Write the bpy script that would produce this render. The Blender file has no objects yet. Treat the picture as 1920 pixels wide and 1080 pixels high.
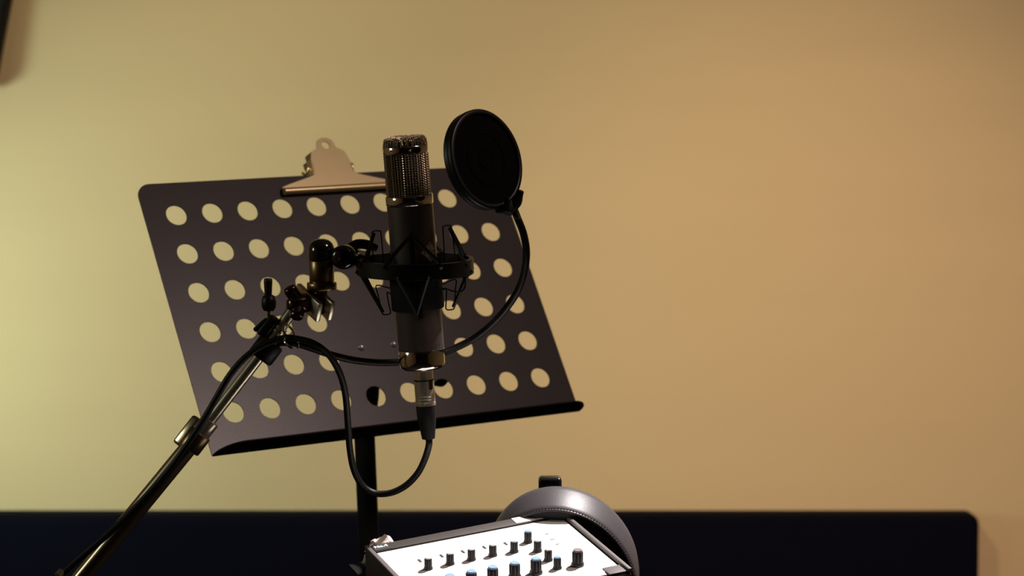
import bpy, bmesh, math, random
from mathutils import Vector, Matrix, geometry
random.seed(7)
scene = bpy.context.scene
C = scene.collection

# ------------------------------------------------------------------ camera
F = 85.0 / 36.0 * 1920.0
PITCH = math.radians(3.0)
CAM = Vector((0, 0, 1.45))
RIGHT = Vector((1, 0, 0))
FWD = Vector((0, math.cos(PITCH), -math.sin(PITCH)))
UP = Vector((0, math.sin(PITCH), math.cos(PITCH)))
cd = bpy.data.cameras.new('camera')
cam = bpy.data.objects.new('camera', cd)
C.objects.link(cam)
cam.location = CAM
cam.rotation_euler = (math.pi / 2 - PITCH, 0, 0)
cd.lens = 85
cd.sensor_width = 36
cd.clip_start = 0.05
cd.dof.use_dof = True
cd.dof.focus_distance = 2.40
cd.dof.aperture_fstop = 7.5
scene.camera = cam

# ------------------------------------------------------------------ world, lights, exposure
wd = bpy.data.worlds.new('world')
scene.world = wd
wd.use_nodes = True
bg = wd.node_tree.nodes['Background']
bg.inputs[0].default_value = (1.0, 0.85, 0.7, 1)
bg.inputs[1].default_value = 0.02
scene.view_settings.view_transform = 'Standard'
scene.view_settings.look = 'None'
scene.view_settings.gamma = 1.0
scene.view_settings.exposure = 0.0
scene.view_settings.use_curve_mapping = False


def light(name, kind, loc, target, energy, color, size=0.1, spot=None, blend=0.5):
    l = bpy.data.lights.new(name, kind)
    l.energy = energy
    l.color = color
    if kind == 'AREA':
        l.shape = 'DISK'
        l.size = size
    else:
        l.shadow_soft_size = size
    if spot:
        l.spot_size = math.radians(spot)
        l.spot_blend = blend
    o = bpy.data.objects.new(name, l)
    C.objects.link(o)
    o.location = loc
    d = Vector(target) - Vector(loc)
    o.rotation_euler = d.to_track_quat('-Z', 'Y').to_euler()
    return o


WALL_Y = 4.60
# pale lamp left of the frame, warm wall washers right of it, a tight spot over the mixer
light('lamp_left', 'SPOT', (-1.62, 3.80, 1.17), (-0.62, 4.6, 1.13), 50, (0.75, 1.0, 0.87), size=0.20, spot=92, blend=1.0)
light('lamp_right', 'SPOT', (0.85, 1.7, 2.2), (0.66, 4.6, 1.00), 150, (1.0, 0.73, 0.56), size=0.12, spot=40, blend=1.0)
light('lamp_center', 'SPOT', (-0.48, 2.6, 2.5), (-0.08, 4.6, 1.27), 63, (1.0, 0.82, 0.56), size=0.12, spot=76, blend=1.0)
light('lamp_mixer', 'SPOT', (0.62, 2.72, 2.45), (0.025, 2.41, 1.10), 330, (1.0, 0.93, 0.90), size=0.03, spot=14.5, blend=0.5)
light('fill_boom', 'AREA', (-1.7, 2.0, 1.75), (-0.3, 2.5, 1.2), 3, (0.92, 1.0, 0.80), size=0.35)  # added fill for a highlight along the boom tubes, not a studio lamp
light('fill_desk', 'AREA', (1.02, 1.95, 2.55), (-0.3, 2.7, 1.1), 9, (1.0, 0.76, 0.70), size=0.30)  # added soft fill that lifts the music stand's dark desk, no real fixture


# ------------------------------------------------------------------ helpers
def Wd(v):                       # direction: camera axes (right, down, forward) -> world
    v = Vector(v)
    return RIGHT * v.x - UP * v.y + FWD * v.z


def P(px, py, d):                # a photo position at depth d -> world point
    return CAM + Wd(((px - 960) / F * d, (py - 540) / F * d, d))


def ortho(a, hint):
    a = Vector(a).normalized()
    h = Vector(hint)
    h = (h - a * h.dot(a)).normalized()
    return a, h, a.cross(h)


def catmull(pts, n=8):
    pts = [Vector(p) for p in pts]
    ext = [pts[0] * 2 - pts[1]] + pts + [pts[-1] * 2 - pts[-2]]
    out = []
    for i in range(1, len(ext) - 2):
        a, b, c, d = ext[i - 1:i + 3]
        for k in range(n):
            t = k / n
            out.append(0.5 * ((2 * b) + (c - a) * t + (2 * a - 5 * b + 4 * c - d) * t * t + (3 * b - a - 3 * c + d) * t ** 3))
    out.append(pts[-1])
    return out


class MB:
    def __init__(self):
        self.v = []
        self.f = []

    def add(self, vs, fs):
        o = len(self.v)
        self.v += [Vector(x) for x in vs]
        self.f += [tuple(i + o for i in f) for f in fs]
        return self

    def tube(self, pts, r, seg=12, closed=False, caps=True):
        pts = [Vector(p) for p in pts]
        n = len(pts)
        rs = r if isinstance(r, (list, tuple)) else [r] * n
        tang = []
        for i in range(n):
            if closed:
                t = pts[(i + 1) % n] - pts[i - 1]
            else:
                t = pts[min(i + 1, n - 1)] - pts[max(i - 1, 0)]
            tang.append(t.normalized())
        h = Vector((0, 0, 1)) if abs(tang[0].z) < 0.9 else Vector((1, 0, 0))
        vs, fs = [], []
        nrm = (h - tang[0] * h.dot(tang[0])).normalized()
        for i in range(n):
            if i:
                q = tang[i - 1].rotation_difference(tang[i])
                nrm = q @ nrm
                nrm = (nrm - tang[i] * nrm.dot(tang[i])).normalized()
            b = tang[i].cross(nrm)
            for k in range(seg):
                a = 2 * math.pi * k / seg
                vs.append(pts[i] + (nrm * math.cos(a) + b * math.sin(a)) * rs[i])
        m = n if closed else n - 1
        for i in range(m):
            j = (i + 1) % n
            for k in range(seg):
                l = (k + 1) % seg
                fs.append((i * seg + k, i * seg + l, j * seg + l, j * seg + k))
        if caps and not closed:
            fs.append(tuple(range(seg - 1, -1, -1)))
            fs.append(tuple((n - 1) * seg + k for k in range(seg)))
        return self.add(vs, fs)

    def lathe(self, o, axis, prof, seg=32, hint=(1, 0.13, 0.2)):
        # prof: list of (radius, distance along axis)
        o = Vector(o)
        a, e1, e2 = ortho(axis, hint)
        vs, fs, rings = [], [], []
        for r, s in prof:
            if r < 1e-7:
                rings.append([len(vs)])
                vs.append(o + a * s)
            else:
                rings.append(list(range(len(vs), len(vs) + seg)))
                for k in range(seg):
                    t = 2 * math.pi * k / seg
                    vs.append(o + a * s + (e1 * math.cos(t) + e2 * math.sin(t)) * r)
        for A, B in zip(rings, rings[1:]):
            for k in range(seg):
                l = (k + 1) % seg
                if len(A) == 1 and len(B) == 1:
                    break
                if len(A) == 1:
                    fs.append((A[0], B[l], B[k]))
                elif len(B) == 1:
                    fs.append((A[k], A[l], B[0]))
                else:
                    fs.append((A[k], A[l], B[l], B[k]))
        return self.add(vs, fs)

    def ball(self, c, r, axis=(0, 0, 1), sz=1.0, seg=24, n=12):
        return self.lathe(c, axis, [(r * math.sin(math.pi * i / n), -r * sz * math.cos(math.pi * i / n)) for i in range(n + 1)], seg)

    def box(self, c, ex, ey, ez, size, bevel=0.0, seg=2):
        bm = bmesh.new()
        bmesh.ops.create_cube(bm, size=1.0)
        for v in bm.verts:
            v.co = Vector((v.co.x * size[0], v.co.y * size[1], v.co.z * size[2]))
        if bevel:
            bmesh.ops.bevel(bm, geom=bm.edges[:], offset=bevel, segments=seg, profile=0.5, affect='EDGES')
        bm.verts.index_update()
        c, ex, ey, ez = Vector(c), Vector(ex), Vector(ey), Vector(ez)
        vs = [c + ex * v.co.x + ey * v.co.y + ez * v.co.z for v in bm.verts]
        fs = [tuple(v.index for v in f.verts) for f in bm.faces]
        bm.free()
        return self.add(vs, fs)

    def plate(self, loops, fn, t0, t1):
        # flat outline (first loop) with holes; fn(u, v, t) -> world
        pol = [[Vector((x, y, 0)) for x, y in lp] for lp in loops]
        tris = geometry.tessellate_polygon(pol)
        flat = [p for lp in loops for p in lp]
        n = len(flat)
        vs = [fn(x, y, t0) for x, y in flat] + [fn(x, y, t1) for x, y in flat]
        fs = [tuple(t) for t in tris] + [tuple(i + n for i in reversed(t)) for t in tris]
        o = 0
        for lp in loops:
            m = len(lp)
            for k in range(m):
                l = (k + 1) % m
                fs.append((o + k, o + l, n + o + l, n + o + k))
            o += m
        return self.add(vs, fs)

    def build(self, name, mat, parent=None, smooth=True, angle=35):
        me = bpy.data.meshes.new(name)
        me.from_pydata([tuple(v) for v in self.v], [], self.f)
        bm = bmesh.new()
        bm.from_mesh(me)
        bmesh.ops.recalc_face_normals(bm, faces=bm.faces[:])
        for f in bm.faces:
            f.smooth = smooth
        lim = math.radians(angle)
        for e in bm.edges:
            if len(e.link_faces) == 2:
                e.smooth = e.calc_face_angle(0.0) < lim
        bm.to_mesh(me)
        bm.free()
        me.materials.append(mat)
        o = bpy.data.objects.new(name, me)
        C.objects.link(o)
        if parent is not None:
            adopt(o, parent)
        return o


def world_of(o):
    m = Matrix.LocRotScale(o.location, o.rotation_euler, o.scale)
    return (world_of(o.parent) @ o.matrix_parent_inverse @ m) if o.parent else m


def adopt(o, parent):
    o.parent = parent
    o.matrix_parent_inverse = world_of(parent).inverted()


def tag(o, label=None, cat=None, group=None, kind=None):
    if label: o['label'] = label
    if cat: o['category'] = cat
    if group: o['group'] = group
    if kind: o['kind'] = kind
    return o


def thing(name, loc, label, cat, group=None):
    o = bpy.data.objects.new(name, None)
    o.empty_display_size = 0.05
    C.objects.link(o)
    o.location = loc
    return tag(o, label, cat, group)


def mat(name, col, rough=0.5, metal=0.0, noise=0.0, nscale=60.0, bump=0.0, bscale=400.0, spec=0.5, coat=0.0, stretch=None, sheen=0.0):
    m = bpy.data.materials.new(name)
    m.use_nodes = True
    nt = m.node_tree
    b = nt.nodes['Principled BSDF']
    b.inputs['Base Color'].default_value = (*col, 1)
    b.inputs['Roughness'].default_value = rough
    b.inputs['Metallic'].default_value = metal
    b.inputs['Specular IOR Level'].default_value = spec
    b.inputs['Coat Weight'].default_value = coat
    b.inputs['Sheen Weight'].default_value = sheen
    tc = nt.nodes.new('ShaderNodeTexCoord')
    src = tc.outputs['Object']
    if stretch:
        mp = nt.nodes.new('ShaderNodeMapping')
        mp.inputs['Scale'].default_value = stretch
        nt.links.new(src, mp.inputs[0])
        src = mp.outputs[0]
    nz = nt.nodes.new('ShaderNodeTexNoise')
    nz.inputs['Scale'].default_value = nscale
    nz.inputs['Detail'].default_value = 4
    nt.links.new(src, nz.inputs['Vector'])
    mx = nt.nodes.new('ShaderNodeMix')
    mx.data_type = 'RGBA'
    mx.inputs[6].default_value = (*[c * (1 - noise) for c in col], 1)
    mx.inputs[7].default_value = (*[min(1, c * (1 + noise)) for c in col], 1)
    nt.links.new(nz.outputs['Fac'], mx.inputs[0])
    nt.links.new(mx.outputs[2], b.inputs['Base Color'])
    if bump:
        n2 = nt.nodes.new('ShaderNodeTexNoise')
        n2.inputs['Scale'].default_value = bscale
        n2.inputs['Detail'].default_value = 3
        nt.links.new(src, n2.inputs['Vector'])
        bp = nt.nodes.new('ShaderNodeBump')
        bp.inputs['Strength'].default_value = bump
        bp.inputs['Distance'].default_value = 0.002
        nt.links.new(n2.outputs['Fac'], bp.inputs['Height'])
        nt.links.new(bp.outputs[0], b.inputs['Normal'])
    return m


M = dict(
    wall=mat('wall_fabric', (0.70, 0.53, 0.30), 0.9, noise=0.05, nscale=3, bump=0.25, bscale=90, stretch=(0.35, 1, 3), spec=0.15),
    dark_wall=mat('dark_wall', (0.035, 0.03, 0.028), 0.9, noise=0.1, nscale=4),
    ceiling=mat('ceiling_paint', (0.25, 0.23, 0.2), 0.9, noise=0.05),
    floor=mat('floor_carpet', (0.05, 0.045, 0.045), 0.95, noise=0.3, nscale=200, bump=0.4),
    navy=mat('navy_cloth', (0.0018, 0.0019, 0.0075), 0.9, noise=0.25, nscale=30, bump=0.2, bscale=600, spec=0.1),
    desk=mat('desk_paint', (0.052, 0.042, 0.039), 0.31, noise=0.06, nscale=25, bump=0.05, bscale=900, spec=0.4),
    black=mat('black_plastic', (0.006, 0.006, 0.0062), 0.42, noise=0.15, nscale=40, spec=0.3),
    gloss=mat('black_gloss', (0.007, 0.007, 0.008), 0.14, noise=0.1, spec=0.6, coat=0.4),
    matte=mat('black_matte', (0.008, 0.008, 0.008), 0.7, noise=0.2, nscale=80, spec=0.2),
    rubber=mat('black_rubber', (0.006, 0.0058, 0.0055), 0.48, noise=0.15, nscale=80, spec=0.35),
    mesh_cloth=mat('black_net', (0.004, 0.0033, 0.003), 0.95, noise=0.35, nscale=700, bump=0.5, bscale=1500, spec=0.05),
    chrome=mat('chrome', (0.80, 0.76, 0.68), 0.10, 1.0, noise=0.03),
    nickel=mat('satin_nickel', (0.68, 0.62, 0.47), 0.27, 0.78, noise=0.05),
    tube=mat('boom_metal', (0.46, 0.40, 0.28), 0.25, 1.0, noise=0.05),
    brass=mat('aged_brass', (0.27, 0.19, 0.105), 0.33, 1.0, noise=0.08),
    gun=mat('dark_chrome', (0.16, 0.11, 0.10), 0.22, 1.0, noise=0.1),
    clip=mat('clip_metal', (0.86, 0.69, 0.37), 0.34, 0.82, noise=0.03),
    micbody=mat('mic_paint', (0.085, 0.068, 0.060), 0.38, 0.25, noise=0.06, nscale=300, spec=0.5),
    wire=mat('grille_wire', (0.60, 0.49, 0.34), 0.42, 1.0, noise=0.1),
    grille_in=mat('grille_inside', (0.012, 0.010, 0.009), 0.7),
    badge=mat('badge_metal', (0.78, 0.66, 0.54), 0.45, 0.2, noise=0.1),
    badge_dark=mat('badge_enamel', (0.02, 0.015, 0.012), 0.4),
    letter=mat('engraving', (0.17, 0.15, 0.13), 0.5, 0.3),
    white=mat('white_panel', (0.83, 0.82, 0.80), 0.5, noise=0.02),
    tape=mat('white_tape', (0.78, 0.72, 0.68), 0.7, noise=0.04, nscale=150),
    rail=mat('mixer_rail', (0.11, 0.095, 0.095), 0.55, noise=0.06, spec=0.3),
    frame=mat('mixer_frame', (0.042, 0.035, 0.031), 0.6, noise=0.1, spec=0.3),
    knob=mat('knob_black', (0.012, 0.010, 0.010), 0.45, noise=0.1),
    cap_white=mat('cap_white', (0.80, 0.76, 0.75), 0.5, noise=0.02),
    cap_blue=mat('cap_blue', (0.20, 0.32, 0.52), 0.4, noise=0.04),
    cap_grey=mat('cap_grey', (0.17, 0.14, 0.14), 0.45, noise=0.04),
    leather=mat('leather', (0.046, 0.040, 0.044), 0.46, noise=0.08, nscale=120, bump=0.12, bscale=1200, spec=0.5),
    pad=mat('pad', (0.005, 0.0045, 0.0045), 0.85, noise=0.1),
    paper=mat('paper', (0.78, 0.70, 0.62), 0.9, noise=0.05, nscale=60, bump=0.3, bscale=120),
    rivet=mat('rivet_metal', (0.50, 0.46, 0.48), 0.3, 0.6, noise=0.1),
    ink=mat('black_ink', (0.03, 0.03, 0.03), 0.6),
)
X, Y, Z = Vector((1, 0, 0)), Vector((0, 1, 0)), Vector((0, 0, 1))

# ------------------------------------------------------------------ the room
def slab(name, c, size, m):
    o = MB().box(c, X, Y, Z, size).build(name, m, smooth=False)
    return tag(o, kind='structure')


RX, RY0, RH = 2.3, -1.6, 2.65
slab('floor', (0, 1.5, -0.05), (2 * RX, 6.2 + 0.1, 0.1), M['floor'])
slab('ceiling', (0, 1.5, RH + 0.05), (2 * RX, 6.2 + 0.1, 0.1), M['ceiling'])
slab('wall_back', (0, WALL_Y + 0.05, RH / 2), (2 * RX, 0.1, RH), M['wall'])
slab('wall_left', (-RX - 0.05, 1.5, RH / 2), (0.1, 6.3, RH), M['wall'])
slab('wall_right', (RX + 0.05, 1.5, RH / 2), (0.1, 6.3, RH), M['wall'])
slab('wall_front', (0, RY0 - 0.05, RH / 2), (2 * RX, 0.1, RH), M['dark_wall'])

# dark navy padded bench back along the foot of the wall
bt = P(960, 968, 4.53).z
bx1 = P(1841, 1000, 4.53).x
bench = thing('bench', (0, WALL_Y - 0.3, 0), 'dark navy upholstered bench back running along the foot of the wall', 'bench')
MB().box(((bx1 - 2.2) / 2, WALL_Y - 0.045, bt / 2 + 0.02), X, Y, Z, (bx1 + 2.2, 0.085, bt - 0.04), 0.018, 4).build('backrest', M['navy'], bench)
MB().box(((bx1 - 2.2) / 2, WALL_Y - 0.31, 0.36), X, Y, Z, (bx1 + 2.2, 0.43, 0.12), 0.02, 3).build('seat', M['navy'], bench)
MB().box(((bx1 - 2.2) / 2, WALL_Y - 0.29, 0.15), X, Y, Z, (bx1 + 2.1, 0.40, 0.30), 0.005, 1).build('base', M['navy'], bench)

# black slanted panel at the upper left corner of the view
pa, pb = P(24, -20, 4.545), P(-13, 175, 4.545)
dv = (pb - pa).normalized()
sd = Vector((-dv.z, 0, dv.x)).normalized()
if sd.x > 0: sd = -sd
pn = dv.cross(sd)
panel = thing('hanging_panel', P(-120, -300, 4.545), 'black slanted panel edge cut off by the top left corner', 'panel')
cpt = pb - dv * 0.32 + sd * 0.17
MB().box(cpt, dv, sd, pn, (0.64, 0.34, 0.05), 0.012, 3).build('board', M['matte'], panel)
tp = cpt - dv * 0.30
MB().tube([tp, Vector((tp.x, tp.y, RH))], 0.006).build('hanger_rod', M['black'], panel)

# ------------------------------------------------------------------ music stand
DR = ((0.835928, 0.302416, -0.458006), (-0.073268, 0.888518, 0.452953), (0.543927, -0.345079, 0.764895))
DU = Wd((DR[0][0], DR[1][0], DR[2][0]))
DV = Wd((DR[0][1], DR[1][1], DR[2][1]))
DN = Wd((DR[0][2], DR[1][2], DR[2][2]))
DO = CAM + Wd((-0.387419, -0.084122, 2.791991))


def D(u, v, n=0.0):
    return DO + DU * u + DV * v + DN * n


U0, U1, V0, V1 = -0.0405, 0.4525, -0.0425, 0.2990


def rrect(x0, x1, y0, y1, r, n=8):      # r: radii for corners (x0y0, x1y0, x1y1, x0y1)
    out = []
    for (cx, cy, rr, a0) in ((x0, y0, r[0], 180), (x1, y0, r[1], 270), (x1, y1, r[2], 0), (x0, y1, r[3], 90)):
        ox = cx + (rr if cx == x0 else -rr)
        oy = cy + (rr if cy == y0 else -rr)
        if rr == 0:
            out.append((cx, cy))
            continue
        for k in range(n + 1):
            a = math.radians(a0 + 90 * k / n)
            out.append((ox + rr * math.cos(a), oy + rr * math.sin(a)))
    return out


pole_d = 2.905
pole_top = P(682, 780, pole_d)
pole_mid = P(691, 1000, pole_d)
pdir = (pole_mid - pole_top).normalized()
pole_bot = pole_top + pdir * ((pole_top.z - 0.02) / -pdir.z)
stand = thing('music_stand', (pole_bot.x, pole_bot.y, 0), 'black perforated metal music stand tilted behind the microphone', 'music stand')
loops = [rrect(U0, U1, V0, V1, (0.017, 0.017, 0, 0))]
for r in range(6):
    for c in range(10):
        if r in (3, 4) and c in (4, 5):
            continue
        loops.append([(c * 0.046 + 0.0128 * math.cos(2 * math.pi * k / 32), r * 0.0502 + 0.0128 * math.sin(2 * math.pi * k / 32)) for k in range(32)])
MB().plate(loops, lambda x, y, t: D(x, y, t), 0.0, 0.0014).build('desk', M['desk'], stand, angle=30)
# ledge folded forward from the lower edge, with rounded front corners
ledge = rrect(U0, U1, 0.0, 0.034, (0, 0, 0.030, 0.030), 10)
lm = MB().plate([ledge], lambda x, y, t: D(x, V1 + t, -y), 0.0, 0.0016)
lm.build('ledge', M['matte'], stand, angle=30)
for u, v in ((0.1844, 0.1878), (0.2285, 0.1878)):
    MB().lathe(D(u, v, 0), -DN, [(0.0044, -0.001), (0.0044, 0.0008), (0.0036, 0.0022), (0.002, 0.0031), (0, 0.0034)], 16).build('rivet', M['rivet'], stand)
# bracket, hinge knob, pole, feet
MB().box(D(0.207, 0.176, 0.014), DU, DV, DN, (0.075, 0.092, 0.024), 0.004).build('bracket', M['matte'], stand)
MB().tube([P(694, 690, 2.865), P(690, 745, 2.870), P(684, 790, 2.90)], 0.0128, 18).build('hinge', M['matte'], stand)
MB().lathe(P(819, 708, 2.895), Wd((0.5, 0.2, 0.8)), [(0, -0.011), (0.0095, -0.011), (0.0105, 0.0), (0.0095, 0.011), (0, 0.011)], 16).build('knob', M['matte'], stand)
MB().tube([D(0.190, 0.2200, 0.014), D(0.262, 0.2210, 0.014)], 0.004, 10).build('hinge_bolt', M['matte'], stand)
MB().tube([pole_top + pdir * 0.0, pole_bot], 0.0125, 20).build('pole', M['matte'], stand)
for k in range(3):
    a = 2 * math.pi * k / 3 + 0.5
    foot = Vector((pole_bot.x + 0.28 * math.cos(a), pole_bot.y + 0.28 * math.sin(a), 0.008))
    MB().tube([pole_bot + Z * 0.20, foot], 0.008, 10).build('leg', M['matte'], stand)

# ------------------------------------------------------------------ bulldog clip on the desk's top edge
clip = thing('bulldog_clip', D(0.2185, -0.03, 0), 'large shiny brass-coloured spring clip gripping the top edge of the music stand', 'clip')
cu = 0.2185


def clip_outline():
    h = [(0.075, -0.0185), (0.075, -0.0255), (0.066, -0.0285), (0.034, -0.0375), (0.0275, -0.0400), (0.0262, -0.0445), (0.0245, -0.0620), (0.0215, -0.0705), (0.0150, -0.0745), (0.0128, -0.0765), (0.0120, -0.0815), (0.0100, -0.0860), (0.0060, -0.0890), (0.0, -0.0900)]
    return [(cu + a, b) for a, b in h] + [(cu - a, b) for a, b in reversed(h[:-1])]


hole = [(cu + 0.0052 * math.cos(2 * math.pi * k / 20), -0.0795 + 0.0052 * math.sin(2 * math.pi * k / 20)) for k in range(20)]


def clipfn(x, y, t):
    lean = max(0.0, (-0.040 - y)) * 0.0
    return D(x, y, -0.0045 - lean - t)


# refined outline so that the leaning handle bends cleanly
MB().plate([clip_outline(), hole], clipfn, 0.0, 0.0014).build('front_jaw', M['clip'], clip, angle=30)
MB().tube([D(cu - 0.0750, -0.0195, -0.0062), D(cu + 0.0750, -0.0195, -0.0062)], 0.0042, 16).build('jaw_roll', M['clip'], clip)
MB().plate([clip_outline(), hole], lambda x, y, t: D(x, y * 0.98, 0.005 + max(0.0, (-0.040 - y)) * 0.55 + t), 0.0, 0.0014).build('back_jaw', M['clip'], clip, angle=30)
for s in (-1, 1):
    pts = [(0.0275, -0.0405), (0.0245, -0.062), (0.0215, -0.0705), (0.0150, -0.0745)]
    m_ = MB()
    for (a0, b0), (a1, b1) in zip(pts, pts[1:]):
        p0, p1 = clipfn(cu + s * a0, b0, 0.0014), clipfn(cu + s * a1, b1, 0.0014)
        q0, q1 = p0 + DN * 0.008 + DU * s * 0.003, p1 + DN * 0.008 + DU * s * 0.003
        e = DU * s * 0.0012
        m_.add([p0, p1, q1, q0, p0 + e, p1 + e, q1 + e, q0 + e], [(0, 1, 2, 3), (7, 6, 5, 4), (0, 4, 5, 1), (1, 5, 6, 2), (2, 6, 7, 3), (3, 7, 4, 0)])
    m_.build('side_flange', M['clip'], clip, smooth=False)
coil = []
for k in range(0, 12 * 11 + 1):
    a = 2 * math.pi * k / 12
    coil.append(D(cu - 0.034 + 0.068 * k / (12 * 11), -0.0515 + 0.0052 * math.sin(a), 0.004 + 0.0052 * math.cos(a)))
MB().tube(coil, 0.0016, 8).build('spring', M['clip'], clip)

# ------------------------------------------------------------------ microphone
PXM = 2.40 / F
MA = Wd((0.074, 0.989, 0.127)).normalized()          # axis, top -> bottom
MO = P(777, 492, 2.40)                               # axis point at the shock-mount ring
_, MF, MRT = ortho(MA, Wd((0, 0, -1)))               # MF: towards the camera
if MRT.dot(X) < 0: MRT = -MRT
mic = thing('microphone', MO + MA * 0.106, 'large dark studio condenser microphone with a chrome-ringed wire grille', 'microphone')


def mc(r, ang, s):                                   # ang 0 = facing camera, + to the right
    return MO + MA * s + (MF * math.cos(ang) + MRT * math.sin(ang)) * r


S_TOP, S_B0, S_B1, S_R0, S_R1, S_E, S_C0, S_C1 = -0.1245, -0.1165, -0.1085, -0.0674, -0.0582, 0.0868, 0.1015, 0.1075
BR = 0.0229
MB().lathe(MO, MA, [(0.0, S_R1), (BR - 0.0008, S_R1), (BR, S_R1 + 0.0008), (BR, S_E), (0, S_E)], 64).build('body', M['micbody'], mic, angle=30)
MB().lathe(MO, MA, [(0.019, S_R0), (0.0231, S_R0), (0.0236, S_R0 + 0.0006), (0.0236, S_R1 - 0.0006), (0.0231, S_R1), (0.019, S_R1)], 64).build('neck_ring', M['chrome'], mic, angle=50)
MB().lathe(MO, MA, [(0.018, S_E), (0.0225, S_E), (0.0229, S_E + 0.0005), (0.0229, S_C0), (0.0220, S_C0 + 0.0028), (0.0196, S_C0 + 0.0050), (0.015, S_C1), (0.0, S_C1)], 64).build('base_cap', M['chrome'], mic, angle=50)
# grille: dark inner cage, woven wires, two bands and ribs
MB().lathe(MO, MA, [(0, S_TOP + 0.004), (0.0165, S_TOP + 0.005), (0.0190, S_TOP + 0.010), (0.0190, S_R0), (0, S_R0)], 40).build('grille_lining', M['grille_in'], mic)
gm = MB()
GR = 0.0216
NV, NR = 46, 17
for k in range(NV):
    a = 2 * math.pi * k / NV
    pts = []
    for j in range(2 * NR + 1):
        s = S_B1 + (S_R0 - S_B1) * j / (2 * NR)
        off = 0.0004 * math.cos(math.pi * (j + k))
        pts.append(mc(GR + off, a, s))
    gm.tube(pts, 0.00052, 5, caps=False)
for j in range(NR):
    s = S_B1 + (S_R0 - S_B1) * (j + 0.5) / NR
    gm.tube([mc(GR, 2 * math.pi * k / 54, s) for k in range(46)], 0.00052, 5, closed=True)
# domed top mesh: crossed wires following a shallow dome
TH = S_B0 - S_TOP


def dome(x, y):
    q = min(1.0, (x * x + y * y) / (GR * GR))
    return S_B0 - TH * (1 - q ** 6) ** 0.5


NW = 12
for d in (0, 1):
    for i in range(NW):
        w = -GR + 2 * GR * (i + 0.5) / NW
        L = math.sqrt(max(0, GR * GR - w * w))
        pts = []
        for j in range(33):
            t = -L + 2 * L * j / 32
            x, y = (t, w) if d else (w, t)
            x, y = (x + y) * 0.70711, (x - y) * 0.70711
            wob = 0.0013 * math.cos(math.pi * (j + i + d))
            pts.append(MO + MA * (dome(x, y) - wob) + MRT * x + MF * y)
        gm.tube(pts, 0.00062, 5, caps=False)
tag(gm.build('grille_mesh', M['wire'], mic), kind='stuff')
MB().lathe(MO, MA, [(0.0205, S_B0), (0.0222, S_B0), (0.0226, S_B0 + 0.0006), (0.0226, S_B1 - 0.0006), (0.0222, S_B1), (0.0205, S_B1)], 64).build('top_band', M['chrome'], mic, angle=50)
for a0 in (math.radians(-38), math.radians(142)):
    MB().tube([mc(0.0221, a0, S_B1), mc(0.0221, a0, S_R0)], 0.0010, 10).build('rib', M['chrome'], mic)
    m_ = MB()
    vs = [mc(r, a0 + t * 0.22 - 0.17, s) for s in (S_B1, S_R0) for r in (0.0214, 0.0222) for t in (-1, -0.33, 0.33, 1)]
    fs = [(0, 1, 9, 8), (1, 2, 10, 9), (2, 3, 11, 10), (4, 12, 13, 5), (5, 13, 14, 6), (6, 14, 15, 7), (0, 8, 12, 4), (3, 7, 15, 11), (0, 4, 5, 1), (1, 5, 6, 2), (2, 6, 7, 3), (8, 9, 13, 12), (9, 10, 14, 13), (10, 11, 15, 14)]
    m_.add(vs, fs).build('rib_plate', M['gloss'], mic)
for a0 in (-38, 14, 70, 120, 190, 260):
    a0 = math.radians(a0)
    MB().ball(mc(0.0224, a0, (S_B0 + S_B1) / 2), 0.0013, seg=10, n=6).build('band_screw', M['chrome'], mic)

# diamond badge, wrapped on the body
BA, BS = math.radians(47), -0.0113


def badge_pt(x, y, h):                               # x along circumference, y along axis
    return mc(BR + h, BA + x / BR, BS + y)


def wrapped(poly, h0, h1, name, m, parent):
    # poly in badge coords, finely split along x
    n = 10
    xs0, xs1 = min(p[0] for p in poly), max(p[0] for p in poly)
    mb = MB()

    def span(x):
        ys = []
        for (ax, ay), (bx, by) in zip(poly, poly[1:] + poly[:1]):
            if min(ax, bx) - 1e-9 <= x <= max(ax, bx) + 1e-9:
                if abs(ax - bx) < 1e-9:
                    ys += [ay, by]
                else:
                    ys.append(ay + (by - ay) * (x - ax) / (bx - ax))
        return min(ys), max(ys)
    rows = []
    for i in range(n + 1):
        x = xs0 + (xs1 - xs0) * i / n
        y0, y1 = span(x)
        rows.append((x, y0, y1))
    vs, fs = [], []
    for x, y0, y1 in rows:
        vs += [badge_pt(x, y0, h0), badge_pt(x, y1, h0), badge_pt(x, y1, h1), badge_pt(x, y0, h1)]
    for i in range(n):
        a, b = 4 * i, 4 * i + 4
        fs += [(a + 3, a + 2, b + 2, b + 3), (a, b, b + 1, a + 1), (a, a + 3, b + 3, b), (a + 1, b + 1, b + 2, a + 2)]
    fs += [(0, 1, 2, 3), (4 * n + 3, 4 * n + 2, 4 * n + 1, 4 * n)]
    return mb.add(vs, fs).build(name, m, parent)


dia = 0.0100
bd = wrapped([(-dia, 0), (0, -dia), (dia, 0), (0, dia)], -0.0002, 0.0005, 'badge', M['badge'], mic)
tag(bd, 'small diamond-shaped metal badge with engraved lettering')
ins = MB()


def bar(x0, y0, x1, y1):
    ins.add([badge_pt(x, y, h) for h in (0.0004, 0.0007) for x, y in ((x0, y0), (x1, y0), (x1, y1), (x0, y1))],
            [(0, 1, 2, 3), (7, 6, 5, 4), (0, 4, 5, 1), (1, 5, 6, 2), (2, 6, 7, 3), (3, 7, 4, 0)])


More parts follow.
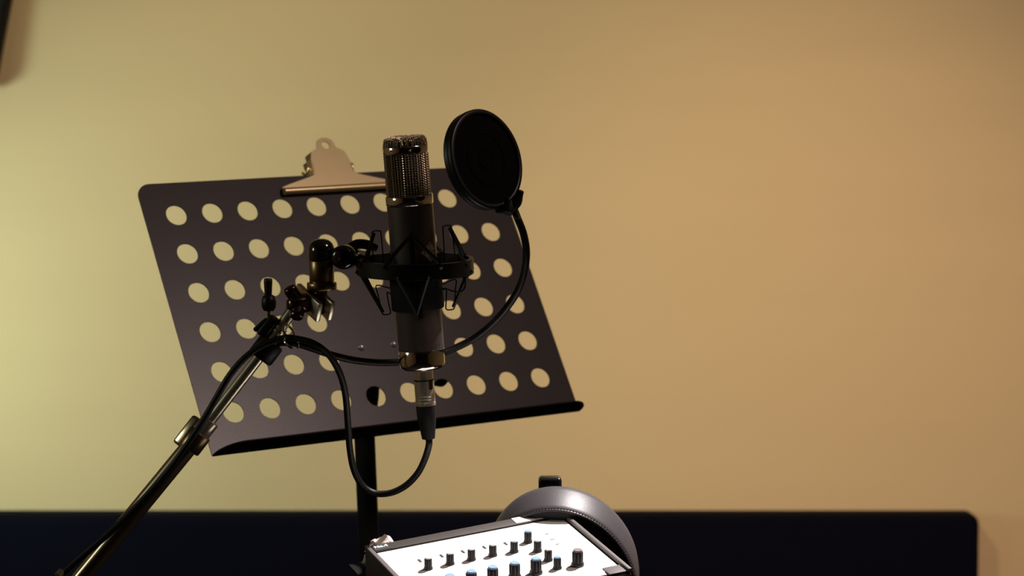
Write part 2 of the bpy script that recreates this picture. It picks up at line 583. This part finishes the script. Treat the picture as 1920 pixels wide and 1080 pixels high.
for k in range(-4, 5):                               # crossed rows of tiny engraved letters
    if k == 0: continue
    c = k * 0.00175
    bar(c - 0.00055, -0.0012, c - 0.00015, 0.0012)
    bar(c - 0.00015, -0.0012 if k % 2 else 0.0008, c + 0.00055, -0.0008 if k % 2 else 0.0012)
    bar(-0.0012, c - 0.0006, 0.0012, c - 0.0002)
    bar(-0.0012 if k % 2 else 0.0007, c - 0.0002, -0.0007 if k % 2 else 0.0012, c + 0.0006)
for sx, sy in ((1, 1), (1, -1), (-1, 1), (-1, -1)):  # line inside the rim
    for i in range(8):
        t = (i + 0.5) / 8
        x, y = sx * 0.0084 * t, sy * 0.0084 * (1 - t)
        bar(x - 0.0005, y - 0.0003, x + 0.0005, y + 0.0003)
ins.build('engraving', M['badge_dark'], bd, smooth=False)
lt = MB()
for k in range(11):                                  # faint engraved line of letters just above the base cap
    a = math.radians(-6 + 6.4 * k)
    w = 0.030
    s0, s1 = 0.0805, 0.0838
    for (aa, ab, sa, sb) in ((a - w, a - w * 0.6, s0, s1), (a - w, a + w * 0.5, s0 if k % 2 else s1 - 0.0007, (s0 + 0.0007) if k % 2 else s1)):
        lt.add([mc(BR + h, q, s) for h in (-0.0001, 0.00025) for q, s in ((aa, sa), (ab, sa), (ab, sb), (aa, sb))],
               [(0, 1, 2, 3), (7, 6, 5, 4), (0, 4, 5, 1), (1, 5, 6, 2), (2, 6, 7, 3), (3, 7, 4, 0)])
lt.build('lettering', M['letter'], mic, smooth=False)

# ------------------------------------------------------------------ microphone cable with its plug
cable = thing('microphone_cable', MO + MA * 0.18, 'black microphone cable plugged in under the microphone and looping to the boom', 'cable')
c0 = S_C1 - 0.001
plug = MB().lathe(MO, MA, [(0, c0), (0.0096, c0), (0.0098, c0 + 0.001), (0.0098, c0 + 0.011), (0.0094, c0 + 0.0112), (0.0094, c0 + 0.0122), (0.0100, c0 + 0.0126), (0.0100, c0 + 0.0275),
                          (0.0096, c0 + 0.028), (0.0100, c0 + 0.0285), (0.0100, c0 + 0.0305), (0.0096, c0 + 0.031), (0.0100, c0 + 0.0315), (0.0100, c0 + 0.0335), (0.0096, c0 + 0.034), (0.0101, c0 + 0.0345), (0.0101, c0 + 0.0375), (0, c0 + 0.0375)], 40).build('plug', M['nickel'], cable, angle=30)
MB().lathe(MO, MA, [(0.0095, c0 + 0.0110), (0.0099, c0 + 0.0111), (0.0099, c0 + 0.0123), (0.0095, c0 + 0.0124)], 40).build('plug_groove', M['matte'], plug)
MB().box(mc(0.0101, 0.75, c0 + 0.0165), MA, MRT * math.cos(0.75) - MF * math.sin(0.75), MF * math.cos(0.75) + MRT * math.sin(0.75), (0.009, 0.0045, 0.0014), 0.0006).build('latch', M['gun'], plug)
MB().lathe(MO, MA, [(0, c0 + 0.037), (0.0099, c0 + 0.037), (0.0101, c0 + 0.039), (0.0096, c0 + 0.050), (0.0088, c0 + 0.055), (0.0066, c0 + 0.0715), (0.0056, c0 + 0.0720), (0.0, c0 + 0.0720)], 32).build('boot', M['rubber'], cable, angle=40)
e = MO + MA * (c0 + 0.070)
cp = [e, e + MA * 0.008] + [P(x, y, d) for x, y, d in (
    (796, 862, 2.435), (782, 889, 2.447), (760, 911, 2.456), (733, 924, 2.462), (704, 925, 2.465), (680, 911, 2.462), (664, 882, 2.455), (656, 842, 2.444), (652, 790, 2.430),
    (648, 742, 2.414), (638, 702, 2.400), (618, 667, 2.388), (590, 645, 2.380), (560, 636, 2.382), (532, 634, 2.385), (505, 642, 2.386), (480, 655, 2.386), (455, 675, 2.386), (430, 705, 2.386), (408, 742, 2.386),
    (386, 780, 2.384), (365, 813, 2.383), (340, 850, 2.382), (312, 888, 2.380), (280, 924, 2.378), (240, 966, 2.375), (195, 1008, 2.370), (150, 1047, 2.366), (105, 1088, 2.36), (40, 1160, 2.35))]
MB().tube(catmull(cp, 8), 0.0034, 14).build('wire', M['rubber'], cable)

# ------------------------------------------------------------------ shock mount
RA = Wd((0.005, 0.9919, 0.127)).normalized()
RO = P(778, 484, 2.40)                               # centre of the top rim
_, RFv, RRt = ortho(RA, Wd((0, 0, -1)))
if RRt.dot(X) < 0: RRt = -RRt
shock = thing('shock_mount', RO + RA * 0.012, 'black ring shock mount with wire loops and elastic bands holding the microphone', 'shock mount')
RRO = 0.0584


def rc(r, ang, s):
    return RO + RA * s + (RFv * math.cos(ang) + RRt * math.sin(ang)) * r


MB().lathe(RO, RA, [(RRO - 0.0048, 0.0004), (RRO - 0.0044, 0), (RRO - 0.0006, 0), (RRO, 0.0006), (RRO, 0.0151), (RRO - 0.0006, 0.0155), (RRO - 0.0044, 0.0155), (RRO - 0.0048, 0.0151), (RRO - 0.0048, 0.0004)], 72).build('ring', M['black'], shock, angle=40)
MB().lathe(MO, MA, [(BR + 0.0002, 0.004), (0.0255, 0.004), (0.0262, 0.005), (0.0262, 0.0455), (0.0255, 0.0465), (BR + 0.0002, 0.0465), (BR + 0.0002, 0.004)], 48).build('clamp_sleeve', M['matte'], shock, angle=40)
MB().box(mc(0.0268, 0.05, 0.025), MA, MRT, MF, (0.028, 0.010, 0.003), 0.001).build('clamp_latch', M['black'], shock)
MB().tube([mc(0.0255, 0.10, 0.046), mc(0.0255, 0.10, 0.053)], 0.0030, 12).build('clamp_pin', M['matte'], shock)
for k in range(4):
    a = k * math.pi / 2
    up = [(0.0262, 0.012), (0.0300, 0.008), (0.0305, -0.012), (0.0308, -0.0315), (0.0316, -0.0335), (0.0335, -0.0342), (0.0372, -0.0342), (0.0388, -0.0335), (0.0395, -0.0310), (0.0405, -0.008), (0.0400, 0.006), (0.0262, 0.016)]
    lo = [(0.0262, 0.030), (0.0295, 0.028), (0.0288, 0.038), (0.0276, 0.0470), (0.0280, 0.0490), (0.0296, 0.0500), (0.0338, 0.0500), (0.0356, 0.0490), (0.0364, 0.0465), (0.0385, 0.030), (0.0395, 0.020), (0.0262, 0.024)]
    for prof in (up, lo):
        MB().tube(catmull([mc(r, a, s) for r, s in prof], 3), 0.00068, 7).build('wire_loop', M['matte'], shock)
    for dlt in (-0.48, 0.48):
        MB().tube([mc(0.0380, a, -0.0312), rc(0.0538, a + dlt, -0.0015), rc(0.0596, a + dlt, 0.004)], 0.0020, 8).build('elastic', M['rubber'], shock)
        MB().tube([mc(0.0352, a, 0.0472), rc(0.0538, a + dlt * 0.55, 0.0165), rc(0.0596, a + dlt * 0.55, 0.011)], 0.0018, 8).build('elastic', M['rubber'], shock)
# front bar seen edge-on before the body
MB().box(mc(0.0350, 0.0, -0.010), MA, MRT, MF, (0.046, 0.0058, 0.003), 0.001).build('front_strut', M['matte'], shock)
# stray elastic end
MB().tube(catmull([P(x, y, 2.385) for x, y in ((866, 516), (872, 528), (871, 540), (863, 547), (850, 546), (838, 542), (828, 541))], 5), 0.0009, 7).build('loose_thread', M['rubber'], shock)
# arm, swivel and ball head on the left
arm_a = rc(RRO - 0.001, math.radians(-108), 0.006)
arm_b = P(650, 481, 2.400)
ax = (arm_a - arm_b).normalized()
_, ay, az = ortho(ax, RA)
MB().box((arm_a + arm_b) / 2 - RA * 0.001, ax, ay, az, ((arm_a - arm_b).length + 0.006, 0.013, 0.008), 0.002).build('arm', M['black'], shock)
MB().tube(catmull([P(648, 468, 2.402), P(664, 459, 2.415), P(684, 458, 2.424), P(706, 465, 2.430)], 4), [0.003, 0.0035, 0.004, 0.0042, 0.0045, 0.005, 0.005, 0.005, 0.005, 0.005, 0.0045, 0.004, 0.0035], 12).build('bracket', M['black'], shock)
sw_ax = Wd((-0.25, 0.05, -1)).normalized()
sw = MB().lathe(P(646, 482, 2.392), sw_ax, [(0, -0.014), (0.0105, -0.014), (0.0122, -0.011), (0.0122, 0.006), (0.0108, 0.0095), (0.0070, 0.0115), (0, 0.0118)], 32).build('swivel_knob', M['gloss'], shock, angle=50)
MB().lathe(P(634, 481, 2.380), sw_ax, [(0, -0.003), (0.0036, -0.003), (0.0036, 0.0012), (0.0026, 0.002), (0, 0.002)], 16).build('swivel_bolt', M['gun'], sw)
AA = Wd((0.0, 0.992, 0.126)).normalized()
HB = P(603, 488, 2.40)
MB().lathe(HB, -AA, [(0, 0), (0.0128, 0), (0.0132, 0.001), (0.0132, 0.0095), (0.0126, 0.0130), (0.0108, 0.0170), (0.0078, 0.0198), (0.004, 0.0212), (0, 0.0215)], 36).build('swivel_dome', M['gloss'], shock, angle=50)
MB().tube([P(612, 478, 2.40), P(640, 480, 2.398)], 0.0075, 16).build('swivel_neck', M['gloss'], shock)

# ------------------------------------------------------------------ boom stand
bend = P(388, 797, 2.40)
btop = P(507, 642, 2.402)
blow = P(156, 1080, 2.385)
bdir = (blow - bend).normalized()
bfar = bend + bdir * 0.62
base = Vector((bfar.x, bfar.y, 0))
boom = thing('boom_stand', base, 'metal microphone boom stand reaching up from the lower left corner', 'stand')
MB().tube([bend, bfar], 0.0088, 28).build('outer_tube', M['tube'], boom)
MB().tube([bend - bdir * -0.01, btop], 0.0058, 24).build('inner_tube', M['nickel'], boom)
# clutch: chrome collar, dark sleeve and clamp screw
ud = (btop - bend).normalized()
MB().lathe(bend - ud * 0.010, ud, [(0.006, 0), (0.0094, 0), (0.0096, 0.0006), (0.0096, 0.0150), (0.0090, 0.0160), (0.0062, 0.0160)], 32).build('clutch_collar', M['nickel'], boom, angle=40)
MB().lathe(bend - ud * 0.030, ud, [(0.0085, 0), (0.0112, 0.0), (0.0118, 0.001), (0.0118, 0.0190), (0.0110, 0.0202), (0.0085, 0.0202)], 32).build('clutch_sleeve', M['brass'], boom, angle=40)
lu = Wd((-0.72, -0.45, 0.5)).normalized()
kb = bend - ud * 0.020
MB().box(kb + lu * 0.0130 + ud * 0.004, ud, lu, ud.cross(lu), (0.034, 0.012, 0.010), 0.003, 3).build('clutch_lug', M['tube'], boom)
# upper stub with turned rings, hinge plates, wing nut and the brass adapter
st0, st1 = P(503, 647, 2.398), P(556, 571, 2.398)
sdir = (st1 - st0).normalized()
sl = (st1 - st0).length
prof = [(0, 0), (0.0064, 0), (0.0064, sl * 0.30), (0.0074, sl * 0.31), (0.0074, sl * 0.36), (0.0066, sl * 0.37), (0.0066, sl * 0.39), (0.0074, sl * 0.40), (0.0074, sl * 0.45), (0.0060, sl * 0.46), (0.0060, sl * 0.92), (0.0056, sl * 0.93), (0.0056, sl), (0, sl)]
MB().lathe(st0, sdir, prof, 28).build('stub', M['nickel'], boom, angle=35)
pe1 = Wd((30, 25, -40.2)).normalized()
pe2 = Wd((-7, 34, 15.9)).normalized()
pt = Wd((9, -1, 6.1)).normalized()
pc = P(590, 566, 2.404)
for s in (-1, 1):
    MB().box(pc + pt * s * 0.0071, pe1, pe2, pt, (0.046, 0.0205, 0.0052), 0.0012, 2).build('hinge_plate', M['nickel'], boom, angle=25)
MB().box(pc, pe1, pe2, pt, (0.026, 0.016, 0.009), 0.001).build('hinge_lug', M['gun'], boom)
MB().tube([pc - pt * 0.030, pc + pt * 0.014], 0.0030, 12).build('hinge_bolt', M['chrome'], boom)
hub = pc - pt * 0.0175
wn = MB().lathe(hub, -pt, [(0, -0.008), (0.0090, -0.008), (0.0098, -0.006), (0.0092, 0.002), (0.0075, 0.009), (0.0048, 0.0125), (0, 0.013)], 28).build('wing_nut', M['gun'], boom, angle=50)
for tx, ty, dd in ((543, 541, 2.388), (556, 594, 2.386)):
    tip = P(tx, ty, dd)
    MB().tube(catmull([hub, hub.lerp(tip, 0.55), tip, tip + (tip - hub) * 0.12], 4), [0.0062, 0.0064, 0.0066, 0.0068, 0.0068, 0.0069, 0.0070, 0.0069, 0.0066, 0.0062, 0.0056, 0.0044, 0.0018], 16).build('wing', M['gun'], wn)
MB().lathe(HB, AA, [(0, 0), (0.0118, 0), (0.0123, 0.0006), (0.0123, 0.0205), (0.0118, 0.0212), (0.0118, 0.0216), (0.0143, 0.0222), (0.0148, 0.0230), (0.0148, 0.0280), (0.0140, 0.0290), (0.006, 0.0290), (0.006, 0.034), (0, 0.034)], 48).build('thread_adapter', M['brass'], boom, angle=40)
MB().tube([HB + AA * 0.028, pc], 0.0050, 14).build('adapter_stem', M['gun'], boom)
# chrome cable rings at the clamp
for cx, cy, d, r, nrm in ((541, 622, 2.386, 0.0078, (0.75, -0.5, -0.45)), (546, 643, 2.380, 0.0078, (0.55, -0.7, -0.45))):
    a_, e1, e2 = ortho(Wd(nrm), Wd((0.3, 1, 0)))
    c = P(cx, cy, d)
    MB().tube([c + (e1 * math.cos(t) + e2 * math.sin(t)) * r for t in [math.radians(20 + 300 * k / 24) for k in range(25)]], 0.0012, 8).build('cable_ring', M['chrome'], boom)
# lower end, outside the frame: clutch head, upright and round base
MB().ball(bfar, 0.022).build('boom_clutch', M['black'], boom)
MB().tube([Vector((bfar.x, bfar.y, 0.02)), bfar], 0.0125, 20).build('upright', M['tube'], boom)
MB().lathe(base, Z, [(0, 0), (0.15, 0), (0.15, 0.012), (0.14, 0.018), (0.02, 0.024), (0, 0.024)], 48).build('base_plate', M['matte'], boom)
MB().lathe(P(112, 1077, 2.36), Wd((-0.5, 0.6, -0.6)), [(0, -0.004), (0.0040, -0.004), (0.0040, 0.003), (0, 0.004)], 14).build('cable_clip', M['chrome'], boom)

# ------------------------------------------------------------------ pop filter
PN = Wd((0.7208, -0.1836, -0.667)).normalized()
PC = P(913, 298, 2.325)
_, PUv, PRv = ortho(PN, Wd((-0.247, -0.969, 0)))
pop = thing('pop_filter', P(507, 645, 2.40), 'round black pop filter on a bent gooseneck beside the microphone head', 'pop filter')
pr = 96.1 * 2.325 / F
MB().lathe(PC, PN, [(pr - 0.0050, -0.0055), (pr - 0.001, -0.0060), (pr, -0.0050), (pr, 0.0), (pr - 0.001, 0.0010), (pr - 0.004, 0.0012), (pr - 0.0052, 0.0), (pr - 0.0050, -0.0055)], 72).build('rim', M['black'], pop, angle=50)
MB().lathe(PC, PN, [(0, -0.0015), (pr - 0.004, -0.0015), (pr - 0.004, -0.0022), (0, -0.0022)], 72).build('front_net', M['mesh_cloth'], pop)
MB().lathe(PC - PN * 0.0085, PN, [(pr * 0.60, -0.004), (pr * 0.985, -0.002), (pr * 0.995, 0.004), (pr * 0.97, 0.006), (pr * 0.60, -0.002), (pr * 0.60, -0.004)], 72).build('back_rim', M['black'], pop, angle=50)
for rr, w in ((0.52, 0.0007), (0.20, 0.0006)):
    MB().tube([PC + (PUv * math.cos(2 * math.pi * k / 48) + PRv * math.sin(2 * math.pi * k / 48)) * pr * rr - PN * 0.0012 for k in range(48)], w, 8, closed=True).build('inner_ring', M['mesh_cloth'], pop)
# rim clamp and gooseneck
gn0 = P(967, 402, 2.325)
rm = PC - PUv * pr * 0.93 + PRv * 0.0
cand = P(958, 380, 2.325)
MB().tube(catmull([P(930, 396, 2.330), P(952, 390, 2.326), P(968, 378, 2.322), P(977, 358, 2.318)], 4), [0.0020, 0.003, 0.0042, 0.005, 0.0056, 0.006, 0.0064, 0.0062, 0.0058, 0.005, 0.004, 0.0034, 0.003], 12).build('rim_clamp', M['black'], pop)
MB().lathe(P(955, 386, 2.322), Wd((-0.2, 0.9, -0.3)), [(0, -0.006), (0.0055, -0.005), (0.0060, 0.004), (0.0050, 0.008), (0, 0.009)], 16).build('clamp_screw', M['black'], pop)
gp = catmull([P(x, y, d) for x, y, d in ((962, 388, 2.324), (970, 408, 2.328), (982, 440, 2.335), (987, 478, 2.345), (980, 522, 2.36), (962, 560, 2.375), (928, 602, 2.395), (884, 637, 2.415), (834, 660, 2.435), (780, 675, 2.452),
                                              (725, 680, 2.448), (668, 676, 2.435), (620, 665, 2.42), (585, 653, 2.41), (550, 643, 2.403), (515, 643, 2.400))], 24)
MB().tube(gp, [0.00355 + 0.00028 * math.cos(math.pi * i) for i in range(len(gp))], 14).build('gooseneck', M['rubber'], pop, angle=80)
# clamp round the boom with its tall screw knob
cc = P(505, 648, 2.400)
MB().lathe(cc - ud * 0.016, ud, [(0.0060, 0), (0.0120, 0), (0.0135, 0.002), (0.0135, 0.019), (0.0120, 0.021), (0.0060, 0.021)], 28).build('boom_clamp', M['rubber'], pop, angle=45)
MB().box(P(503, 612, 2.398), Wd((0.62, -0.78, 0)), Wd((0.78, 0.62, 0)), Wd((0, 0, 1)), (0.024, 0.011, 0.016), 0.003, 3).build('clamp_jaw', M['rubber'], pop)
MB().box(P(490, 609, 2.398), Wd((0.75, -0.66, 0)), Wd((0.66, 0.75, 0)), Wd((0, 0, 1)), (0.018, 0.005, 0.014), 0.002, 2).build('jaw_lip', M['rubber'], pop)
MB().tube([P(503, 575, 2.396), P(503, 605, 2.397)], 0.0026, 12).build('screw_shaft', M['nickel'], pop)
kn = MB().lathe(P(504, 568, 2.396), Wd((0.02, -1, -0.1)), [(0, -0.0080), (0.0050, -0.0078), (0.0072, -0.004), (0.0074, 0.002), (0.0060, 0.0065), (0.0044, 0.0078), (0, 0.008)], 24).build('screw_knob', M['black'], pop, angle=50)
MB().lathe(P(503, 560, 2.396), Wd((0.0, -1, -0.1)), [(0, 0), (0.0035, 0), (0.0037, 0.006), (0.0043, 0.017), (0.0042, 0.0190), (0.0034, 0.0202), (0, 0.0205)], 20).build('knob_handle', M['rubber'], kn, angle=50)

# ------------------------------------------------------------------ mixer on its stand
EU = Wd((0.91013, -0.13815, 0.39060)).normalized()
EV = Wd((0.41422, 0.28304, -0.86505)).normalized()
EV = (EV - EU * EV.dot(EU)).normalized()
EN = EU.cross(EV)
if EN.dot(UP) < 0: EN = -EN
XO = P(683, 1025, 2.40)


def mx(u, v, n=0.0):
    return XO + EU * u + EV * v + EN * n


def on_face(px, py):                                 # face coordinates of a photo position
    d = (P(px, py, 1.0) - CAM)
    t = (XO - CAM).dot(EN) / d.dot(EN)
    q = CAM + d * t - XO
    return q.dot(EU), q.dot(EV)


MW, MH = 0.2135, 0.1655
mixer = thing('mixer', mx(MW / 2, MH / 2, -0.035), 'small white-faced monitor mixer with rows of knobs under the spotlight', 'mixer')
MB().box(mx(MW / 2, MH / 2, -0.0185), EU, EV, EN, (MW, MH, 0.033), 0.002).build('case', M['frame'], mixer)
strip = 0.0170
MB().box(mx(MW / 2, MH / 2 + strip / 2 - 0.004, -0.0012), EU, EV, EN, (MW - 0.012, MH - strip - 0.012, 0.0016), 0.0003, 1).build('face', M['white'], mixer)
MB().box(mx(0.0025, MH / 2, -0.0005), EU, EV, EN, (0.0045, MH, 0.0035), 0.0008).build('side_rail', M['rail'], mixer)
MB().box(mx(MW - 0.0022, MH / 2, 0.0008), EU, EV, EN, (0.0040, MH, 0.0055), 0.0008).build('side_rail', M['rail'], mixer)
MB().box(mx(MW / 2, strip / 2 + 0.0015, -0.0006), EU, EV, EN, (MW - 0.0105, strip - 0.002, 0.003), 0.0006).build('top_strip', M['frame'], mixer)
t0 = on_face(966, 981)[0]
t1 = on_face(1028, 966)[0]
tag(MB().box(mx((t0 + t1) / 2, strip / 2 + 0.0012, 0.0012), EU, EV, EN, (t1 - t0, strip - 0.004, 0.0006)).build('tape', M['tape'], mixer, smooth=False), 'blank white tape strip')
bs0 = MH - 0.018
MB().box(mx(MW - 0.0142, MH - 0.0095, -0.0002), EU, EV, EN, (0.0185, 0.016, 0.0022), 0.0004).build('corner_block', M['rail'], mixer)
MB().box(mx((MW - 0.0245) / 2 + 0.002, MH - 0.0105, -0.0004), EU, EV, EN, (MW - 0.0305, 0.014, 0.0016), 0.0003, 1).build('bottom_tape', M['tape'], mixer)
# 'No.4' on its black label
lb0, lb1 = on_face(692, 1029), on_face(722, 1026)
lab = MB().box(mx(0.0138, strip / 2 + 0.0012, 0.0011), EU, EV, EN, (0.0165, strip - 0.004, 0.0006)).build('number_label', M['ink'], mixer, smooth=False)
fc = bpy.data.curves.new('number_text', 'FONT')
fc.body = 'No.4'
fc.size = 0.0068
fc.offset = 0.00016
fc.align_x = 'CENTER'
fc.align_y = 'CENTER'
fc.extrude = 0.0002
fo = bpy.data.objects.new('text_source', fc)
C.objects.link(fo)
bpy.context.view_layer.update()
tm = bpy.data.meshes.new_from_object(fo.evaluated_get(bpy.context.evaluated_depsgraph_get()))
bpy.data.objects.remove(fo)
Mt = Matrix(((EU.x, -EV.x, EN.x, 0), (EU.y, -EV.y, EN.y, 0), (EU.z, -EV.z, EN.z, 0), (0, 0, 0, 1)))
tm.transform(Matrix.Translation(mx(0.0138, strip / 2 + 0.0012, 0.0016)) @ Mt)
tm.materials.clear()
tm.materials.append(M['white'])
tx = bpy.data.objects.new('number_text', tm)
C.objects.link(tx)
adopt(tx, lab)
tag(tx, 'white number No.4')


def knob(px, py, r, h, capm):
    u, v = on_face(px, py)
    b = mx(u, v, -0.0005)
    n = 20
    mb = MB().lathe(b, EN, [(0, 0), (r * 1.22, 0), (r * 1.25, h * 0.06), (r * 1.18, h * 0.16), (r, h * 0.26), (r * 0.86, h * 0.93), (r * 0.80, h * 0.96), (0, h * 0.96)], n)
    for k in range(10):                              # grip ribs
        a = 2 * math.pi * k / 10
        dr = EU * math.cos(a) + EV * math.sin(a)
        tg = EN.cross(dr)
        mb.box(b + dr * r * 0.95 + EN * h * 0.58, dr, tg, EN, (r * 0.16, r * 0.16, h * 0.62))
    kb_ = mb.build('knob', M['knob'], mixer, angle=40)
    MB().lathe(b, EN, [(0, h * 0.95), (r * 0.84, h * 0.95), (r * 0.86, h * 0.99), (r * 0.76, h * 1.05), (0, h * 1.06)], 24).build('cap', M[capm], kb_, angle=40)


SR, SHt = 0.0037, 0.0122
for x, y in ((803, 1066), (844, 1057), (884, 1049), (924, 1041), (964, 1034)):
    knob(x, y, SR, SHt, 'cap_white')
    u, v = on_face(x - 16, y - 15)
    MB().box(mx(u, v, -0.0002), EV, EU, EN, (0.0066, 0.0022, 0.0006)).build('pointer_mark', M['ink'], mixer, smooth=False)
for x, y, c in ((990, 1016, 'cap_blue'), (1008, 1033, 'cap_white'), (1028, 1050, 'cap_white'), (1045, 1065, 'cap_blue')):
    knob(x, y, SR, SHt, c)
knob(1083, 1059, 0.0053, 0.0160, 'cap_grey')
for x, y in ((1005, 1074), (965, 1082), (924, 1090), (884, 1098), (844, 1106)):
    knob(x, y, 0.0053, 0.0155, 'cap_blue')
for x, y, L in ((1025, 1001, 0.004), (1036, 1011, 0.005), (1045, 1020, 0.004)):
    u, v = on_face(x, y)
    MB().box(mx(u, v, -0.0002), EU, EV, EN, (L, 0.0010, 0.0006)).build('legend_mark', M['letter'], mixer, smooth=False)

# stand that carries the mixer, with a post rising behind the headphones
pp = P(1031, 893, 2.540)
mst = thing('mixer_stand', (pp.x, pp.y, 0), 'black square post top rising just behind the headphone band', 'stand')
tilt = Vector((-0.015, 0.0, 1)).normalized()
MB().box(pp - tilt * 0.10, X, Y, tilt, (0.0245, 0.0245, 0.20), 0.0035, 3).build('post_top', M['gloss'], mst, angle=50)
MB().tube([Vector((pp.x, pp.y, 0.01)), pp - tilt * 0.19], 0.011, 16).build('post', M['matte'], mst)
MB().box(mx(MW / 2, MH / 2 - 0.020, -0.0385), EU, EV, EN, (MW + 0.004, MH + 0.045, 0.004), 0.001).build('tray', M['matte'], mst)
MB().tube([mx(MW * 0.7, 0.05, -0.041), Vector((pp.x, pp.y, mx(MW * 0.7, 0.05, -0.041).z - 0.05))], 0.010, 12).build('tray_arm', M['matte'], mst)
MB().lathe((pp.x, pp.y, 0), Z, [(0, 0), (0.16, 0), (0.16, 0.012), (0.15, 0.018), (0, 0.022)], 40).build('base_plate', M['matte'], mst)

# crumpled paper behind the mixer's corner
cpz = mx(0.0235, -0.0125, -0.0362)
bm = bmesh.new()
bmesh.ops.create_icosphere(bm, subdivisions=4, radius=1.0)
from mathutils import noise as mnoise
for v in bm.verts:
    k = 1 + 0.35 * mnoise.noise(v.co * 1.8 + Vector((3, 1, 7))) + 0.12 * mnoise.noise(v.co * 5.0)
    c = v.co * k
    v.co = Vector((c.x, c.y, max(c.z, -0.85)))
zlo = min(v.co.z for v in bm.verts)
vs = []
for v in bm.verts:
    vs.append(cpz + EU * (v.co.x * 0.0185) + EV * (v.co.y * 0.0085) + EN * ((v.co.z - zlo) * 0.0192))
bm.verts.index_update()
pm = MB().add(vs, [tuple(v.index for v in f.verts) for f in bm.faces])
bm.free()
tag(pm.build('paper_scrap', M['paper'], None, angle=12), 'crumpled pale paper scrap behind the numbered corner of the mixer', 'paper')

# ------------------------------------------------------------------ headphones
HX = Wd((1, 0.0, -0.13)).normalized()
HSd = Wd((0, 0.56, -0.83)).normalized()              # strap width, towards the camera
HD = Wd((0, 0.83, 0.56)).normalized()                # down the arch
HSd = (HSd - HX * HSd.dot(HX)).normalized()
HD = (HD - HX * HD.dot(HX))
HD = (HD - HSd * HD.dot(HSd)).normalized()
HT = P(1041, 935, 2.467)                             # middle of the strap's top
HA, HB_ = 0.0785, 0.104
hp = thing('headphones', HT + HD * 0.16, 'dark leather-banded headphones hanging behind the mixer corner', 'headphones')


def arch(t, w, dr=0.0):                              # t: angle from the top, w: across the strap
    nx, nz = math.sin(t) / HA, math.cos(t) / HB_
    l = math.hypot(nx, nz)
    p = HT + HX * (HA * math.sin(t)) + HD * (HB_ * (1 - math.cos(t)))
    return p + HSd * w + (HX * nx / l - HD * nz / l) * dr


NT = 48
TM = math.radians(100)


def strap(prof, name, m, parent, t0=-TM, t1=TM):
    vs, fs = [], []
    n = len(prof)
    for i in range(NT + 1):
        t = t0 + (t1 - t0) * i / NT
        taper = 1.0
        for w, h in prof:
            vs.append(arch(t, w * taper, h))
    for i in range(NT):
        for k in range(n):
            l = (k + 1) % n
            fs.append((i * n + k, i * n + l, (i + 1) * n + l, (i + 1) * n + k))
    fs += [tuple(range(n)), tuple(reversed(range(NT * n, NT * n + n)))]
    return MB().add(vs, fs).build(name, m, parent, angle=50)


hb = strap([(-0.0190, -0.0012), (-0.0196, 0.0), (-0.0190, 0.0010), (-0.012, 0.0022), (0.0, 0.0028), (0.0120, 0.0022), (0.0165, 0.0014), (0.0170, 0.0008), (0.0176, 0.0012), (0.0192, 0.0008), (0.0198, -0.0004), (0.0190, -0.0014)], 'headband', M['leather'], hp)
strap([(-0.0170, -0.0010), (0.0170, -0.0010), (0.0186, -0.005), (0.0184, -0.0130), (0.0140, -0.0172), (-0.0130, -0.0172), (-0.0178, -0.0130), (-0.0182, -0.004)], 'pad', M['pad'], hp, -math.radians(75), math.radians(75))
stt = MB()
for i in range(86):
    t = -TM * 0.95 + 2 * TM * 0.95 * i / 85
    for w in (0.0173,):
        stt.tube([arch(t - 0.008, w, 0.0012), arch(t, w, 0.0019), arch(t + 0.008, w, 0.0012)], 0.00035, 5)
tag(stt.build('stitching', M['pad'], hb), kind='stuff')
for s in (-1, 1):
    q = arch(s * TM, 0, 0)
    q2 = q + HD * 0.03
    MB().tube([arch(s * TM * 0.96, 0, -0.002), q + HD * 0.02], 0.004, 12).build('slider', M['gun'], hp)
    ax_ = -HX * s
    MB().lathe(q + HD * 0.045 - ax_ * 0.004, ax_, [(0, -0.012), (0.030, -0.012), (0.037, -0.006), (0.038, 0.006), (0, 0.006)], 32).build('ear_cup', M['black'], hp, angle=50)
    MB().lathe(q + HD * 0.045, ax_, [(0.018, 0.002), (0.036, 0.002), (0.038, 0.010), (0.034, 0.018), (0.022, 0.018), (0.018, 0.010), (0.018, 0.002)], 32).build('ear_pad', M['pad'], hp, angle=50)
MB().tube([Vector((pp.x, pp.y - 0.008, arch(0, 0, -0.0228).z)), arch(-0.1, 0.0, -0.0228)], 0.0050, 12).build('hook', M['matte'], mst)
